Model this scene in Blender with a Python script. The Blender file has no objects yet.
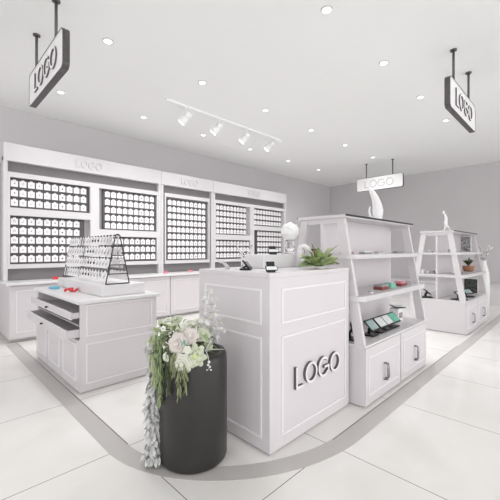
import bpy, bmesh, math, random
from mathutils import Vector, Matrix
random.seed(7)
sc = bpy.context.scene
COL = sc.collection
PI = math.pi
CH = 3.54          # ceiling height

# ------------------------------------------------------------------ materials
def mat(name, col, rough=0.5, metal=0.0, trans=0.0, var=0.0, scale=20, bump=0.0, emis=None, est=0, ior=1.45, sheen=0, alpha=1):
    m = bpy.data.materials.new(name); m.use_nodes = True
    nt = m.node_tree; b = nt.nodes['Principled BSDF']
    b.inputs['Base Color'].default_value = (*col, 1)
    b.inputs['Roughness'].default_value = rough
    b.inputs['Metallic'].default_value = metal
    b.inputs['Transmission Weight'].default_value = trans
    b.inputs['IOR'].default_value = ior
    b.inputs['Alpha'].default_value = alpha
    if emis:
        b.inputs['Emission Color'].default_value = (*emis, 1); b.inputs['Emission Strength'].default_value = est
    if var or bump:
        tc = nt.nodes.new('ShaderNodeTexCoord'); n = nt.nodes.new('ShaderNodeTexNoise')
        n.inputs['Scale'].default_value = scale; n.inputs['Detail'].default_value = 4
        nt.links.new(tc.outputs['Object'], n.inputs['Vector'])
        if var:
            r = nt.nodes.new('ShaderNodeMapRange')
            r.inputs['To Min'].default_value = 1 - var; r.inputs['To Max'].default_value = 1 + var
            mx = nt.nodes.new('ShaderNodeVectorMath'); mx.operation = 'SCALE'
            mx.inputs[0].default_value = col
            nt.links.new(n.outputs['Fac'], r.inputs['Value']); nt.links.new(r.outputs['Result'], mx.inputs['Scale'])
            nt.links.new(mx.outputs['Vector'], b.inputs['Base Color'])
        if bump:
            bp = nt.nodes.new('ShaderNodeBump'); bp.inputs['Strength'].default_value = bump; bp.inputs['Distance'].default_value = .01
            nt.links.new(n.outputs['Fac'], bp.inputs['Height']); nt.links.new(bp.outputs['Normal'], b.inputs['Normal'])
    return m

M = {}
M['ceiling'] = mat('ceiling_paint', (.84, .845, .84), .9, var=.01, scale=3)
M['wall'] = mat('wall_paint', (.57, .548, .556), .9, var=.01, scale=2)
M['white'] = mat('white_lacquer', (.67, .635, .65), .42, var=.008, scale=4)
M['white2'] = mat('bright_white_trim', (.63, .61, .618), .4)
M['mould'] = mat('bright_moulding', (.80, .78, .79), .4)
M['top'] = mat('white_stone_top', (.72, .705, .71), .3, var=.015, scale=6)
M['kick'] = mat('grey_kick_plate', (.45, .43, .42), .35)
M['grey'] = mat('grey_back_board', (.43, .415, .425), .7)
M['fixture'] = mat('white_fixture_enamel', (.93, .93, .93), .4)
M['signface'] = mat('white_sign_acrylic', (.86, .85, .85), .35)
M['drawer_in'] = mat('grey_drawer_lining', (.60, .58, .59), .7)
M['dkgrey'] = mat('dark_grey_board', (.20, .19, .195), .6)
M['peg'] = mat('charcoal_peg_board', (.095, .085, .09), .6, var=.05, scale=30)
M['card'] = mat('white_card', (.84, .82, .83), .5)
M['ink'] = mat('black_ink', (.03, .03, .03), .5)
M['ink2'] = mat('soft_grey_ink', (.30, .29, .30), .5)
M['black'] = mat('black_plastic', (.012, .012, .013), .35)
M['blackmetal'] = mat('dark_metal', (.06, .055, .055), .45, metal=.3, var=.05)
M['rod'] = mat('grey_metal_rod', (.13, .12, .12), .4, metal=.4)
M['signedge'] = mat('brushed_dark_edge', (.10, .09, .095), .45, metal=.3, var=.35, scale=25)
M['letteredge'] = mat('plum_grey_letter_side', (.13, .10, .12), .5)
M['wletter'] = mat('pale_letter', (.58, .56, .57), .5)
M['chrome'] = mat('chrome', (.30, .29, .30), .2, metal=1)
M['planter'] = mat('charcoal_planter_glaze', (.028, .026, .025), .35, var=.12, scale=2.5)
M['soil'] = mat('dark_moss', (.04, .05, .03), .95, bump=.6)
M['rose'] = mat('cream_rose_petal', (.72, .73, .63), .6, var=.05, scale=18)
M['rose2'] = mat('blush_rose_petal', (.70, .64, .60), .6, var=.05, scale=18)
M['rose3'] = mat('green_white_petal', (.56, .60, .45), .6, var=.08, scale=18)
M['rosec'] = mat('yellow_green_core', (.55, .62, .30), .6)
M['leaf'] = mat('soft_green_leaf', (.24, .31, .15), .55, var=.3, scale=14)
M['leafp'] = mat('pale_green_leaf', (.42, .48, .28), .6, var=.2, scale=14)
M['leafd'] = mat('dark_green_leaf', (.09, .12, .05), .55, var=.2, scale=14)
M['olive'] = mat('olive_strand', (.24, .27, .14), .7, var=.25, scale=20)
M['teal'] = mat('teal_petal', (.20, .42, .34), .5)
M['plantleaf'] = mat('broad_yellow_green_leaf', (.34, .43, .17), .4, var=.35, scale=9)
M['plantdark'] = mat('deep_olive_leaf', (.15, .19, .07), .45, var=.3, scale=9)
M['silver'] = mat('silvery_white_leaf', (.62, .62, .61), .5, var=.25, scale=20, metal=.0)
M['orchid'] = mat('white_orchid_petal', (.70, .69, .69), .5, trans=.0, var=.03)
M['screen_w'] = mat('pale_phone_screen', (.72, .74, .73), .15)
M['screen_g'] = mat('teal_phone_screen', (.16, .50, .38), .15, var=.4, scale=30)
M['screen_t'] = mat('grey_teal_phone_screen', (.34, .46, .44), .15, var=.3, scale=30)
M['screen_d'] = mat('dark_phone_screen', (.05, .05, .06), .1)
M['red'] = mat('red_plastic', (.66, .05, .05), .4)
M['pink'] = mat('pink_plastic', (.72, .30, .36), .4)
M['blue'] = mat('blue_plastic', (.16, .46, .62), .4)
M['orange'] = mat('orange_plastic', (.85, .42, .18), .4)
M['green'] = mat('mint_plastic', (.22, .55, .42), .4)
M['maroon'] = mat('dark_red_plastic', (.25, .06, .06), .4)
M['mid'] = mat('mid_grey_plastic', (.35, .33, .34), .4)
M['glass'] = mat('clear_glass', (.97, .97, .97), .04, trans=1.0, ior=1.35)
M['frost'] = mat('pearl_glass', (.88, .88, .87), .25, trans=.15)
M['porcelain'] = mat('white_porcelain', (.72, .71, .71), .25)
M['terra'] = mat('terracotta', (.45, .22, .13), .7)
M['photo'] = mat('grey_print', (.30, .30, .30), .6, var=2.4, scale=28)
M['photod'] = mat('dark_print', (.06, .065, .06), .5, var=3.0, scale=25)
M['lamp'] = mat('glowing_downlight', (1, 1, 1), .5, emis=(1, .99, .97), est=2)
M['spotlamp'] = mat('glowing_spot_lens', (1, 1, 1), .5, emis=(1, .99, .97), est=2)
M['band'] = mat('grey_inlay_stone', (.50, .48, .465), .07, var=.05, scale=3)
M['seam'] = mat('dark_metal_seam', (.08, .075, .07), .4)

def floor_material():
    m = bpy.data.materials.new('large_ivory_floor_tile'); m.use_nodes = True
    nt = m.node_tree; b = nt.nodes['Principled BSDF']; L = nt.links.new; N = nt.nodes.new
    tc = N('ShaderNodeTexCoord'); sep = N('ShaderNodeSeparateXYZ'); L(tc.outputs['Object'], sep.inputs[0])
    def grid(sock, off):
        a = N('ShaderNodeMath'); a.operation = 'SUBTRACT'; L(sock, a.inputs[0]); a.inputs[1].default_value = off
        p = N('ShaderNodeMath'); p.operation = 'PINGPONG'; L(a.outputs[0], p.inputs[0]); p.inputs[1].default_value = .957 / 2
        c = N('ShaderNodeMath'); c.operation = 'LESS_THAN'; L(p.outputs[0], c.inputs[0]); c.inputs[1].default_value = .0022
        return c
    gx = grid(sep.outputs[0], 1.0); gy = grid(sep.outputs[1], 1.185)
    mx = N('ShaderNodeMath'); mx.operation = 'MAXIMUM'; L(gx.outputs[0], mx.inputs[0]); L(gy.outputs[0], mx.inputs[1])
    n = N('ShaderNodeTexNoise'); n.inputs['Scale'].default_value = 1.3; n.inputs['Detail'].default_value = 5; n.inputs['Distortion'].default_value = 1.2
    L(tc.outputs['Object'], n.inputs['Vector'])
    cr = N('ShaderNodeValToRGB'); cr.color_ramp.elements[0].color = (.72, .705, .68, 1); cr.color_ramp.elements[1].color = (.81, .79, .77, 1)
    cr.color_ramp.elements[0].position = .3; cr.color_ramp.elements[1].position = .7
    L(n.outputs['Fac'], cr.inputs[0])
    mix = N('ShaderNodeMix'); mix.data_type = 'RGBA'; L(mx.outputs[0], mix.inputs['Factor']); L(cr.outputs[0], mix.inputs['A'])
    mix.inputs['B'].default_value = (.09, .085, .08, 1)
    L(mix.outputs['Result'], b.inputs['Base Color']); b.inputs['Roughness'].default_value = .11
    b.inputs['Specular IOR Level'].default_value = .35
    return m
M['floor'] = floor_material()

# ------------------------------------------------------------------ helpers
class MB:
    def __init__(s): s.bm = bmesh.new(); s.mats = []
    def mi(s, m):
        if m not in s.mats: s.mats.append(m)
        return s.mats.index(m)
    def faces(s, fs, m, smooth=False):
        i = s.mi(m)
        for f in fs: f.material_index = i; f.smooth = smooth
    def box(s, x0, x1, y0, y1, z0, z1, m='white', bev=0):
        r = bmesh.ops.create_cube(s.bm, size=1)
        v = r['verts']
        for q in v:
            q.co = Vector((x0 + (q.co.x + .5) * (x1 - x0), y0 + (q.co.y + .5) * (y1 - y0), z0 + (q.co.z + .5) * (z1 - z0)))
        fs = set(f for q in v for f in q.link_faces)
        s.faces(fs, m)
        if bev:
            es = set(e for q in v for e in q.link_edges)
            i = s.mi(m)
            rr = bmesh.ops.bevel(s.bm, geom=list(es), offset=bev, segments=2, affect='EDGES', profile=.5)
            for f in rr['faces']: f.material_index = i
        return s
    def prism(s, pts, ext, m='white', m_side=None, smooth_side=False):
        """pts: 3D polygon points, ext: extrusion vector"""
        a = [s.bm.verts.new(p) for p in pts]; e = Vector(ext)
        b = [s.bm.verts.new(Vector(p) + e) for p in pts]
        f1 = s.bm.faces.new(a); f2 = s.bm.faces.new(list(reversed(b)))
        s.faces([f1, f2], m)
        n = len(a); sd = []
        for i in range(n):
            sd.append(s.bm.faces.new((a[(i + 1) % n], a[i], b[i], b[(i + 1) % n])))
        s.faces(sd, m_side or m, smooth_side)
        return s
    def cyl(s, p0, p1, r0, r1=None, m='white', seg=16, smooth=True, caps=True):
        r1 = r0 if r1 is None else r1
        p0 = Vector(p0); p1 = Vector(p1); d = (p1 - p0).normalized()
        u = d.orthogonal().normalized(); w = d.cross(u)
        A = [s.bm.verts.new(p0 + r0 * (math.cos(2*PI*i/seg) * u + math.sin(2*PI*i/seg) * w)) for i in range(seg)]
        B = [s.bm.verts.new(p1 + r1 * (math.cos(2*PI*i/seg) * u + math.sin(2*PI*i/seg) * w)) for i in range(seg)]
        sd = [s.bm.faces.new((A[i], A[(i+1) % seg], B[(i+1) % seg], B[i])) for i in range(seg)]
        s.faces(sd, m, smooth)
        if caps: s.faces([s.bm.faces.new(list(reversed(A))), s.bm.faces.new(B)], m)
        return s
    def tube(s, pts, r, m='white', seg=8, closed=False):
        """r scalar or list of radii"""
        P = [Vector(p) for p in pts]; n = len(P)
        R = r if isinstance(r, (list, tuple)) else [r] * n
        rings = []; u = None
        for i in range(n):
            if closed: d = (P[(i+1) % n] - P[i-1]).normalized()
            else: d = (P[min(i+1, n-1)] - P[max(i-1, 0)]).normalized()
            if u is None: u = d.orthogonal().normalized()
            u = (u - d * u.dot(d))
            u = u.normalized() if u.length > 1e-6 else d.orthogonal().normalized()
            w = d.cross(u)
            rings.append([s.bm.verts.new(P[i] + R[i] * (math.cos(2*PI*k/seg) * u + math.sin(2*PI*k/seg) * w)) for k in range(seg)])
        fs = []
        for i in range(n if closed else n - 1):
            a = rings[i]; b = rings[(i+1) % n]
            for k in range(seg): fs.append(s.bm.faces.new((a[k], a[(k+1) % seg], b[(k+1) % seg], b[k])))
        if not closed:
            fs.append(s.bm.faces.new(list(reversed(rings[0])))); fs.append(s.bm.faces.new(rings[-1]))
        s.faces(fs, m, True)
        return s
    def lathe(s, c, prof, m='white', seg=32, smooth=True):
        cx, cy, cz = c; rings = []
        for r, z in prof:
            rings.append([s.bm.verts.new((cx + r * math.cos(2*PI*k/seg), cy + r * math.sin(2*PI*k/seg), cz + z)) for k in range(seg)])
        fs = []
        for a, b in zip(rings, rings[1:]):
            for k in range(seg): fs.append(s.bm.faces.new((a[k], a[(k+1) % seg], b[(k+1) % seg], b[k])))
        s.faces(fs, m, smooth)
        s.faces([s.bm.faces.new(list(reversed(rings[0]))), s.bm.faces.new(rings[-1])], m)
        return s
    def ball(s, c, r, m='white', sx=1, sy=1, sz=1, sub=2):
        q = bmesh.ops.create_icosphere(s.bm, subdivisions=sub, radius=r)
        for v in q['verts']: v.co = Vector((c[0] + v.co.x*sx, c[1] + v.co.y*sy, c[2] + v.co.z*sz))
        s.faces(set(f for v in q['verts'] for f in v.link_faces), m, True)
        return s
    def grid(s, fn, nu, nv, m='white', thick=0):
        V = [[s.bm.verts.new(fn(i/nu, j/nv)) for j in range(nv+1)] for i in range(nu+1)]
        fs = []
        for i in range(nu):
            for j in range(nv):
                fs.append(s.bm.faces.new((V[i][j], V[i+1][j], V[i+1][j+1], V[i][j+1])))
        s.faces(fs, m, True)
        return s
    def build(s, name, parent=None, origin=None):
        me = bpy.data.meshes.new(name)
        if parent is not None and origin is None: off = world_loc(parent)
        else: off = Vector(origin or (0, 0, 0))
        if off.length: bmesh.ops.translate(s.bm, verts=s.bm.verts, vec=-off)
        bmesh.ops.recalc_face_normals(s.bm, faces=s.bm.faces)
        s.bm.to_mesh(me); s.bm.free()
        for m in s.mats: me.materials.append(M[m])
        o = bpy.data.objects.new(name, me); COL.objects.link(o)
        if parent is not None: o.parent = parent
        else: o.location = off
        return o

def world_loc(o):
    v = Vector(o.location)
    while o.parent is not None:
        o = o.parent; v += Vector(o.location)
    return v

def tag(o, label, cat, group=None, kind=None):
    o['label'] = label; o['category'] = cat
    if group: o['group'] = group
    if kind: o['kind'] = kind
    return o
def thing(name, loc, label, cat, group=None):
    o = bpy.data.objects.new(name, None); COL.objects.link(o); o.location = loc; o.empty_display_size = .05
    return tag(o, label, cat, group)
def struct(o):
    o['kind'] = 'structure'; return o
def copy_tree(o, parent=None):
    c = o.copy(); COL.objects.link(c)
    if parent is not None: c.parent = parent
    for ch in list(o.children): copy_tree(ch, c)
    return c
def moulding(mb, axis, plane, a0, a1, z0, z1, w=.012, t=.008, m='mould'):
    """raised rectangular frame; axis 'x': on plane y=plane facing -Y, axis 'y': on plane x=plane facing -X"""
    for (p0, p1, q0, q1) in ((a0, a1, z0, z0+w), (a0, a1, z1-w, z1), (a0, a0+w, z0+w, z1-w), (a1-w, a1, z0+w, z1-w)):
        if axis == 'x': mb.box(p0, p1, plane-t, plane, q0, q1, m)
        else: mb.box(plane-t, plane, p0, p1, q0, q1, m)
    return mb

# letters -------------------------------------------------------------
def letter_polys(ch, w, h, s):
    """list of (outer, inner or None) closed 2D loops for a thin sans letter"""
    if ch == 'L': return [[(0, 0), (w*.62, 0), (w*.62, s), (s, s), (s, h), (0, h)]]
    def ring(t0, t1, n=28):
        o = [(w/2 + w/2*math.cos(t0+(t1-t0)*i/n), h/2 + h/2*math.sin(t0+(t1-t0)*i/n)) for i in range(n+1)]
        q = [(w/2 + (w/2-s)*math.cos(t0+(t1-t0)*i/n), h/2 + (h/2-s)*math.sin(t0+(t1-t0)*i/n)) for i in range(n+1)]
        return [[o[i], o[i+1], q[i+1], q[i]] for i in range(n)]
    if ch == 'O': return ring(0, 2*PI)
    if ch == 'G':
        return ring(PI*.24, PI*1.80) + [[(w*.55, h*.42), (w, h*.42), (w, h*.42+s), (w*.55, h*.42+s)], [(w-s, h*.19), (w, h*.19), (w, h*.42), (w-s, h*.42)]]
def lettering(parent, origin, right, up, out, height, width, depth, stroke, face='white2', side='letteredge', gap=.14):
    """four raised letters L O G O, each its own part"""
    O = Vector(origin); R = Vector(right); U = Vector(up); N = Vector(out)
    n = 4; lw = width / (3.74 + 2*gap); x = 0
    for ch in 'LOGO':
        mb = MB()
        for loop in letter_polys(ch, lw, height, stroke):
            pts = [O + R*(x+a) + U*b + N*depth for a, b in loop]
            aa = [mb.bm.verts.new(p) for p in pts]; bb = [mb.bm.verts.new(p - N*depth) for p in pts]
            f1 = mb.bm.faces.new(aa); mb.faces([f1], face)
            mb.faces([mb.bm.faces.new(list(reversed(bb)))], side)
            k = len(aa)
            for i in range(k):
                if len(letter_polys(ch, lw, height, stroke)) > 1 and k == 4 and i in (1, 3) and ch == 'O': continue
                mb.faces([mb.bm.faces.new((aa[(i+1) % k], aa[i], bb[i], bb[(i+1) % k]))], side)
        mb.build('letter', parent)
        x += lw * ((1 + gap) if ch != 'L' else .74)

# ------------------------------------------------------------------ room
struct(MB().box(-5, 10.41, -5, 6.4, -.1, 0, 'floor').build('floor'))
struct(MB().box(-5, 10.6, -5, 6.6, CH, CH+.1, 'ceiling').build('ceiling'))
struct(MB().box(-5, 10.41, 6.4, 6.55, 0, CH, 'wall').build('wall_back'))
struct(MB().box(10.41, 10.56, -5, 6.55, 0, CH, 'wall').build('wall_right'))

# inlaid curved floor band and its dark inner seam
def rr_path(a, b, x0, y0, cx, cy, xe, ye, n=28):
    pts = [(x0, ye)]
    for i in range(n+1):
        t = PI + (PI/2) * i / n
        pts.append((cx + a*math.cos(t), cy + b*math.sin(t)))
    pts.append((xe, y0))
    return pts
def strip(name, outer, inner, m, z):
    mb = MB()
    A = [mb.bm.verts.new((x, y, z)) for x, y in outer]; B = [mb.bm.verts.new((x, y, z)) for x, y in inner]
    A2 = [mb.bm.verts.new((x, y, -.001)) for x, y in outer]; B2 = [mb.bm.verts.new((x, y, -.001)) for x, y in inner]
    fs = []
    for i in range(len(A)-1):
        fs += [mb.bm.faces.new((A[i], A[i+1], B[i+1], B[i])), mb.bm.faces.new((A[i], A[i+1], A2[i+1], A2[i])), mb.bm.faces.new((B[i], B[i+1], B2[i+1], B2[i]))]
    mb.faces(fs, m)
    return struct(mb.build(name))
outer = rr_path(1.3, 1.1, .875, 1.09, 2.175, 2.19, 9.0, 5.58)
inner = rr_path(1.172, .972, 1.003, 1.218, 2.175, 2.19, 9.0, 5.58)
strip('trim_1', outer, inner, 'band', .002)
in2_ = rr_path(1.167, .967, 1.008, 1.223, 2.175, 2.19, 9.0, 5.58)
strip('trim_2', [(1.003, 5.58), (1.003, 2.16)], [(1.009, 5.58), (1.009, 2.16)], 'seam', .0025)
strip('trim_3', [(2.02, 1.217), (5.2, 1.217)], [(2.02, 1.223), (5.2, 1.223)], 'seam', .0025)

# ------------------------------------------------------------------ ceiling lights
ordX = ['nearest the left', 'second from the left', 'third from the left', 'fourth from the left', 'fifth from the left', 'sixth from the left']
rows = [(1.70, 'front row', (2.71, 3.96, 5.22, 6.47)), (3.61, 'middle row', (1.46, 2.71, 3.96, 5.22, 6.47, 7.8)), (5.25, 'back row', (1.46, 2.72, 3.96, 5.25, 6.6, 7.95))]
proto_dl = None
for y, rn, xs in rows:
    for i, x in enumerate(xs):
        if proto_dl is None:
            t = thing('downlight', (x, y, CH), '', 'ceiling light', 'recessed ceiling downlights')
            mb = MB()
            mb.lathe((x, y, CH), [(.046, -.010), (.054, -.006), (.056, 0.0)], 'white2', 24)
            mb.build('trim_ring', t)
            MB().lathe((x, y, CH), [(.038, -.013), (.042, -.0095)], 'lamp', 24).build('lens', t)
            proto_dl = t
        else:
            t = copy_tree(proto_dl); t.location = (x, y, CH)
        t['label'] = 'small round recessed downlight in the %s, %s in that row' % (rn, ordX[i] if i < len(xs)-1 else 'last on the right')
        ld = bpy.data.lights.new('downlight_lamp', 'SPOT'); ld.energy = 39 if y < 5 else 24; ld.spot_size = 2.7; ld.spot_blend = 1; ld.shadow_soft_size = .25; ld.color = (.98, .99, 1)
        lo = bpy.data.objects.new('downlight_lamp', ld); COL.objects.link(lo); lo.parent = t; lo.location = (0, 0, -.03)

# track light
tr = thing('track_light', (3.94, 4.37, CH), 'white track rail with four spotlight heads on the ceiling', 'track light')
MB().box(2.62, 5.27, 4.352, 4.388, CH-.03, CH, 'fixture', .003).build('rail', tr)
for x in (3.0, 3.63, 4.29, 4.97):
    hd = MB().cyl((x, 4.37, CH-.05), (x, 4.37, CH-.03), .045, m='fixture').cyl((x, 4.37, CH-.12), (x, 4.37, CH-.05), .012, m='fixture')
    d = Vector((-.13, .13, -.20)).normalized(); p = Vector((x, 4.37, CH-.15))
    hd.cyl(p - d*.05, p + d*.03, .048, .05, 'fixture', 20).cyl(p + d*.03, p + d*.15, .05, .066, 'fixture', 20)
    hobj = hd.build('spotlight_head', tr)
    MB().cyl(p + d*.15, p + d*.153, .056, .056, 'spotlamp', 20).build('lens', hobj)
    ld = bpy.data.lights.new('spotlight_lamp', 'SPOT'); ld.energy = 22; ld.spot_size = 1.3; ld.spot_blend = .8; ld.shadow_soft_size = .05
    lo = bpy.data.objects.new('spotlight_lamp', ld); COL.objects.link(lo); lo.parent = tr
    lo.location = p + d*.17 - Vector(tr.location); lo.rotation_euler = d.to_track_quat('-Z', 'Y').to_euler()

# ------------------------------------------------------------------ hanging signs
def rounded_rect(w, h, r, n=6):
    pts = []
    for cx, cy, a0 in ((w/2-r, h/2-r, 0), (-w/2+r, h/2-r, PI/2), (-w/2+r, -h/2+r, PI), (w/2-r, -h/2+r, 1.5*PI)):
        for i in range(n+1):
            a = a0 + PI/2*i/n; pts.append((cx + r*math.cos(a), cy + r*math.sin(a)))
    return pts
def sign(c, right, out, label, zb, zt, W, rod=.34, roff=0, face='signface', edge='signedge', th=.07, let=True, letface='signface'):
    C = Vector(c); R = Vector(right); N = Vector(out); U = Vector((0, 0, 1)); hh = zt - zb; C.z = (zb+zt)/2
    t = thing('hanging_sign', (C.x, C.y, CH), label, 'sign', 'white logo signs hanging from the ceiling')
    pts = rounded_rect(W, hh, .05)
    MB().prism([C + R*a + U*b - N*th/2 for a, b in pts], N*th, face, edge).build('sign_panel', t)
    mb = MB()
    n = len(pts); q = rounded_rect(W-.016, hh-.016, .044)
    for sgn in (1, -1):
        A = [mb.bm.verts.new(C + R*a + U*b + N*sgn*(th/2+.003)) for a, b in pts]; B = [mb.bm.verts.new(C + R*a + U*b + N*sgn*(th/2+.003)) for a, b in q]
        A2 = [mb.bm.verts.new(C + R*a + U*b + N*sgn*(th/2)) for a, b in pts]
        for i in range(n):
            j = (i+1) % n
            mb.faces([mb.bm.faces.new((A[i], A[j], B[j], B[i])), mb.bm.faces.new((A[i], A[j], A2[j], A2[i]))], edge)
    mb.build('sign_rim', t)
    for s in (-1, 1):
        P = C + R*(s*rod + roff)
        MB().cyl((P.x, P.y, zt-.002), (P.x, P.y, CH-.012), .013, m='rod').cyl((P.x, P.y, CH-.014), (P.x, P.y, CH), .034, m='rod').build('hanging_rod', t)
    lw = .74; lh = .19
    lettering(t, C - R*lw/2 + R*(.05 if roff else 0) - U*lh/2 + N*(th/2+.001), R, U, N, lh, lw, .014, .022 if let else .018, face=letface, side='letteredge' if let else 'wletter')
    return t
sign((.895, 3.65, 0), (0, -1, 0), (-1, 0, 0), 'white LOGO sign with dark rim hanging above the left island', 2.83, 3.17, 1.16, th=.05, roff=-.045)
sign((4.6, 1.04, 0), (1, 0, 0), (0, -1, 0), 'white LOGO sign with dark rim hanging at the upper right, text side toward the front', 2.83, 3.17, 1.16, th=.05)
sign((8.32, 3.69, 0), (0, -1, 0), (-1, 0, 0), 'far white LOGO sign hanging behind the nearer shelf tower', 2.83, 3.17, 1.2, th=.05, letface='wletter', let=False)

# ------------------------------------------------------------------ back wall display
DY = 5.95
ZW = .845
def fpost(mb, x0, x1, z0=ZW, z1=2.66): mb.box(x0, x1, DY-.01, DY+.12, z0, z1, 'white')
units = [
    dict(x0=.90, x1=3.45, name='left', pos='left wall display unit of white frames with dark card boards', boards=[
        (.985, 2.10, 1.932, 2.368, 3, 10, 0, .99, 'upper left board of the left unit'),
        (.985, 2.03, 1.095, 1.805, 5, 9, 0, .99, 'lower left board of the left unit'),
        (2.335, 3.37, 1.666, 2.365, 5, 9, 0, 2.36, 'upper right board of the left unit'),
        (2.265, 3.37, 1.10, 1.535, 3, 10, 0, 2.28, 'lower right board of the left unit')]),
    dict(x0=3.45, x1=4.77, name='middle', pos='narrow middle wall display unit with one tall card board', boards=[
        (3.59, 4.62, 1.095, 2.351, 9, 9, 0, 3.62, 'tall board of the middle unit')]),
    dict(x0=4.77, x1=7.38, name='right', pos='right wall display unit behind the tall front counter', boards=[
        (4.87, 5.86, 1.666, 2.365, 5, 9, 0, 4.885, 'upper left board of the right unit'),
        (4.87, 5.95, 1.10, 1.535, 3, 10, 0, 4.885, 'lower left board of the right unit'),
        (6.12, 7.22, 1.932, 2.368, 3, 10, 0, 6.135, 'upper right board of the right unit'),
        (6.20, 7.22, 1.095, 1.805, 5, 9, 0, 6.25, 'lower right board of the right unit')]),
]
P = .1075
boards_all = []
for u in units:
    x0, x1 = u['x0'], u['x1']
    t = thing('wall_display_unit', ((x0+x1)/2, DY+.2, ZW), u['pos'], 'display unit', 'white wall display units')
    MB().box(x0+.003, x1-.003, DY+.09, 6.38, ZW+.002, 2.66, 'grey').build('back_panel', t)
    MB().box(x0+.05, x1-.05, DY+.07, DY+.088, 2.44, 2.62, 'dkgrey').build('upper_recess_panel', t)
    MB().box(x0+.05, x1-.05, DY+.07, DY+.088, ZW+.003, 1.05, 'dkgrey').build('lower_recess_panel', t)
    # posts
    for a, b in ((x0+.002, x0+.055), (x1-.055, x1-.002)):
        MB().box(a, b, DY-.005, DY+.13, ZW+.002, 2.66, 'white2', .003).build('post', t)
    # header
    MB().box(x0+.002, x1-.002, DY-.02, 6.38, 2.604, 2.864, 'white2', .004).build('header', t)
    hdr = [c for c in t.children if c.name.startswith('header')][0]
    cx = (x0+x1)/2 - (.10 if u['name'] == 'left' else 0)
    lettering(hdr, (cx-.2, DY-.02, 2.665), (1, 0, 0), (0, 0, 1), (0, -1, 0), .13, .42, .012, .014, face='white2', side='wletter')
    # frames
    zf0, zf1 = 1.024, 2.448
    fx0, fx1 = x0+.057, x1-.057
    if u['name'] == 'middle': fx0, fx1 = x0+.09, x1-.10
    rails = MB()
    rails.box(fx0, fx1, DY, DY+.09, 2.375, zf1, 'white2'); rails.box(fx0, fx1, DY, DY+.09, zf0, 1.088, 'white2')
    rails.box(fx0, fx0+.028, DY, DY+.09, 1.088, 2.375, 'white2'); rails.box(fx1-.028, fx1, DY, DY+.09, 1.088, 2.375, 'white2')
    if u['name'] == 'left':
        rails.box(2.11, 2.255, DY, DY+.09, 1.088, 2.375, 'white2')
        rails.box(fx0+.028, 2.11, DY, DY+.09, 1.812, 1.925, 'white2'); rails.box(2.255, fx1-.028, DY, DY+.09, 1.542, 1.66, 'white2')
    if u['name'] == 'right':
        rails.box(5.965, 6.105, DY, DY+.09, 1.088, 2.375, 'white2')
        rails.box(fx0+.028, 5.965, DY, DY+.09, 1.542, 1.66, 'white2'); rails.box(6.105, fx1-.028, DY, DY+.09, 1.812, 1.925, 'white2')
    rails.build('board_frame', t)
    for b in u['boards']:
        bx0, bx1, bz0, bz1, nr, nc, _, cx0, bn = b
        mb = MB().box(bx0, bx1, DY+.05, DY+.088, bz0, bz1, 'peg')
        for r in range(nr):       # slim card rails across the board
            z = bz1 - .012 - r*(bz1-bz0-.01)/nr
            mb.box(bx0+.01, bx1-.01, DY+.044, DY+.05, z-.006, z, 'blackmetal')
        mb.build('card_board', t)
        boards_all.append(b)

# accessory cards
def card_mesh(kind):
    mb = MB(); w, h = .088, .108; y0 = -.004
    pts = [(-w/2, 0), (w/2, 0), (w/2, h*.84), (w*.26, h*.84), (w*.16, h), (-w*.16, h), (-w*.26, h*.84), (-w/2, h*.84)]
    mb.prism([(x, y0, z) for x, z in pts], (0, .004, 0), 'card')
    if kind == 0: mb.ball((0, y0-.003, h*.42), .013, 'ink', sy=.5, sub=1)
    elif kind == 1:
        mb.box(-.006, .010, y0-.003, y0, h*.36, h*.56, 'ink2')
    elif kind == 2:
        mb.tube([(.013*math.cos(a), y0-.002, h*.45+.014*math.sin(a)) for a in [i*PI/5 for i in range(10)]], .0025, 'ink2', 4, True)
    else:
        mb.box(-.016, -.004, y0-.003, y0, h*.30, h*.42, 'ink2'); mb.box(.002, .012, y0-.003, y0, h*.45, h*.56, 'ink2')
    mb.box(-.003, .003, y0-.014, 0, h*.885, h*.92, 'ink2')
    o = mb.build('accessory_card')
    return o
protos = [card_mesh(k) for k in range(4)]
used = [False]*4
desc = ['with black dot', 'with grey bar', 'with grey ring', 'with two grey marks']
nums = ['first', 'second', 'third', 'fourth', 'fifth', 'sixth', 'seventh', 'eighth', 'ninth', 'tenth']
colkind = {6: 0}
rest = []
for bi, b in enumerate(boards_all):
    bx0, bx1, bz0, bz1, nr, nc, _, cx0, bn = b
    pitch = (bz1-bz0-.01)/nr
    for r in range(nr):
        for c in range(nc):
            x = cx0 + P*.5 + c*P; z = bz1 - .014 - r*pitch - .108 - .006
            k = 0 if c == 6 else [1, 2, 3, 1, 3, 2, 0, 2, 3, 1][(c + (r*3 + bi) % 3) % 10] or 1
            if c == 6: k = 0
            if bi in (7, 8) or (bi == 6):
                rest.append((x, z, k)); continue
            if not used[k]: o = protos[k]; used[k] = True
            else: o = protos[k].copy(); COL.objects.link(o)
            o.location = (x, DY+.042, z)
            tag(o, 'white card %s, %s row, %s from left, %s' % (desc[k].replace('with ', 'with '), nums[r], nums[c], bn.replace(' of the', ',').replace('unit', 'unit')), 'card', 'accessory cards on the wall boards')
bmr = MB()
for k in range(4): pass
me_rest = bmesh.new()
for x, z, k in rest:
    n0 = len(me_rest.verts)
    me_rest.from_mesh(protos[k].data)
    me_rest.verts.ensure_lookup_table()
    # material indices differ per prototype: remap below
    for v in me_rest.verts[n0:]: v.co += Vector((x, DY+.042, z))
me = bpy.data.meshes.new('far_accessory_cards')
for f in me_rest.faces:
    pass
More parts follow.
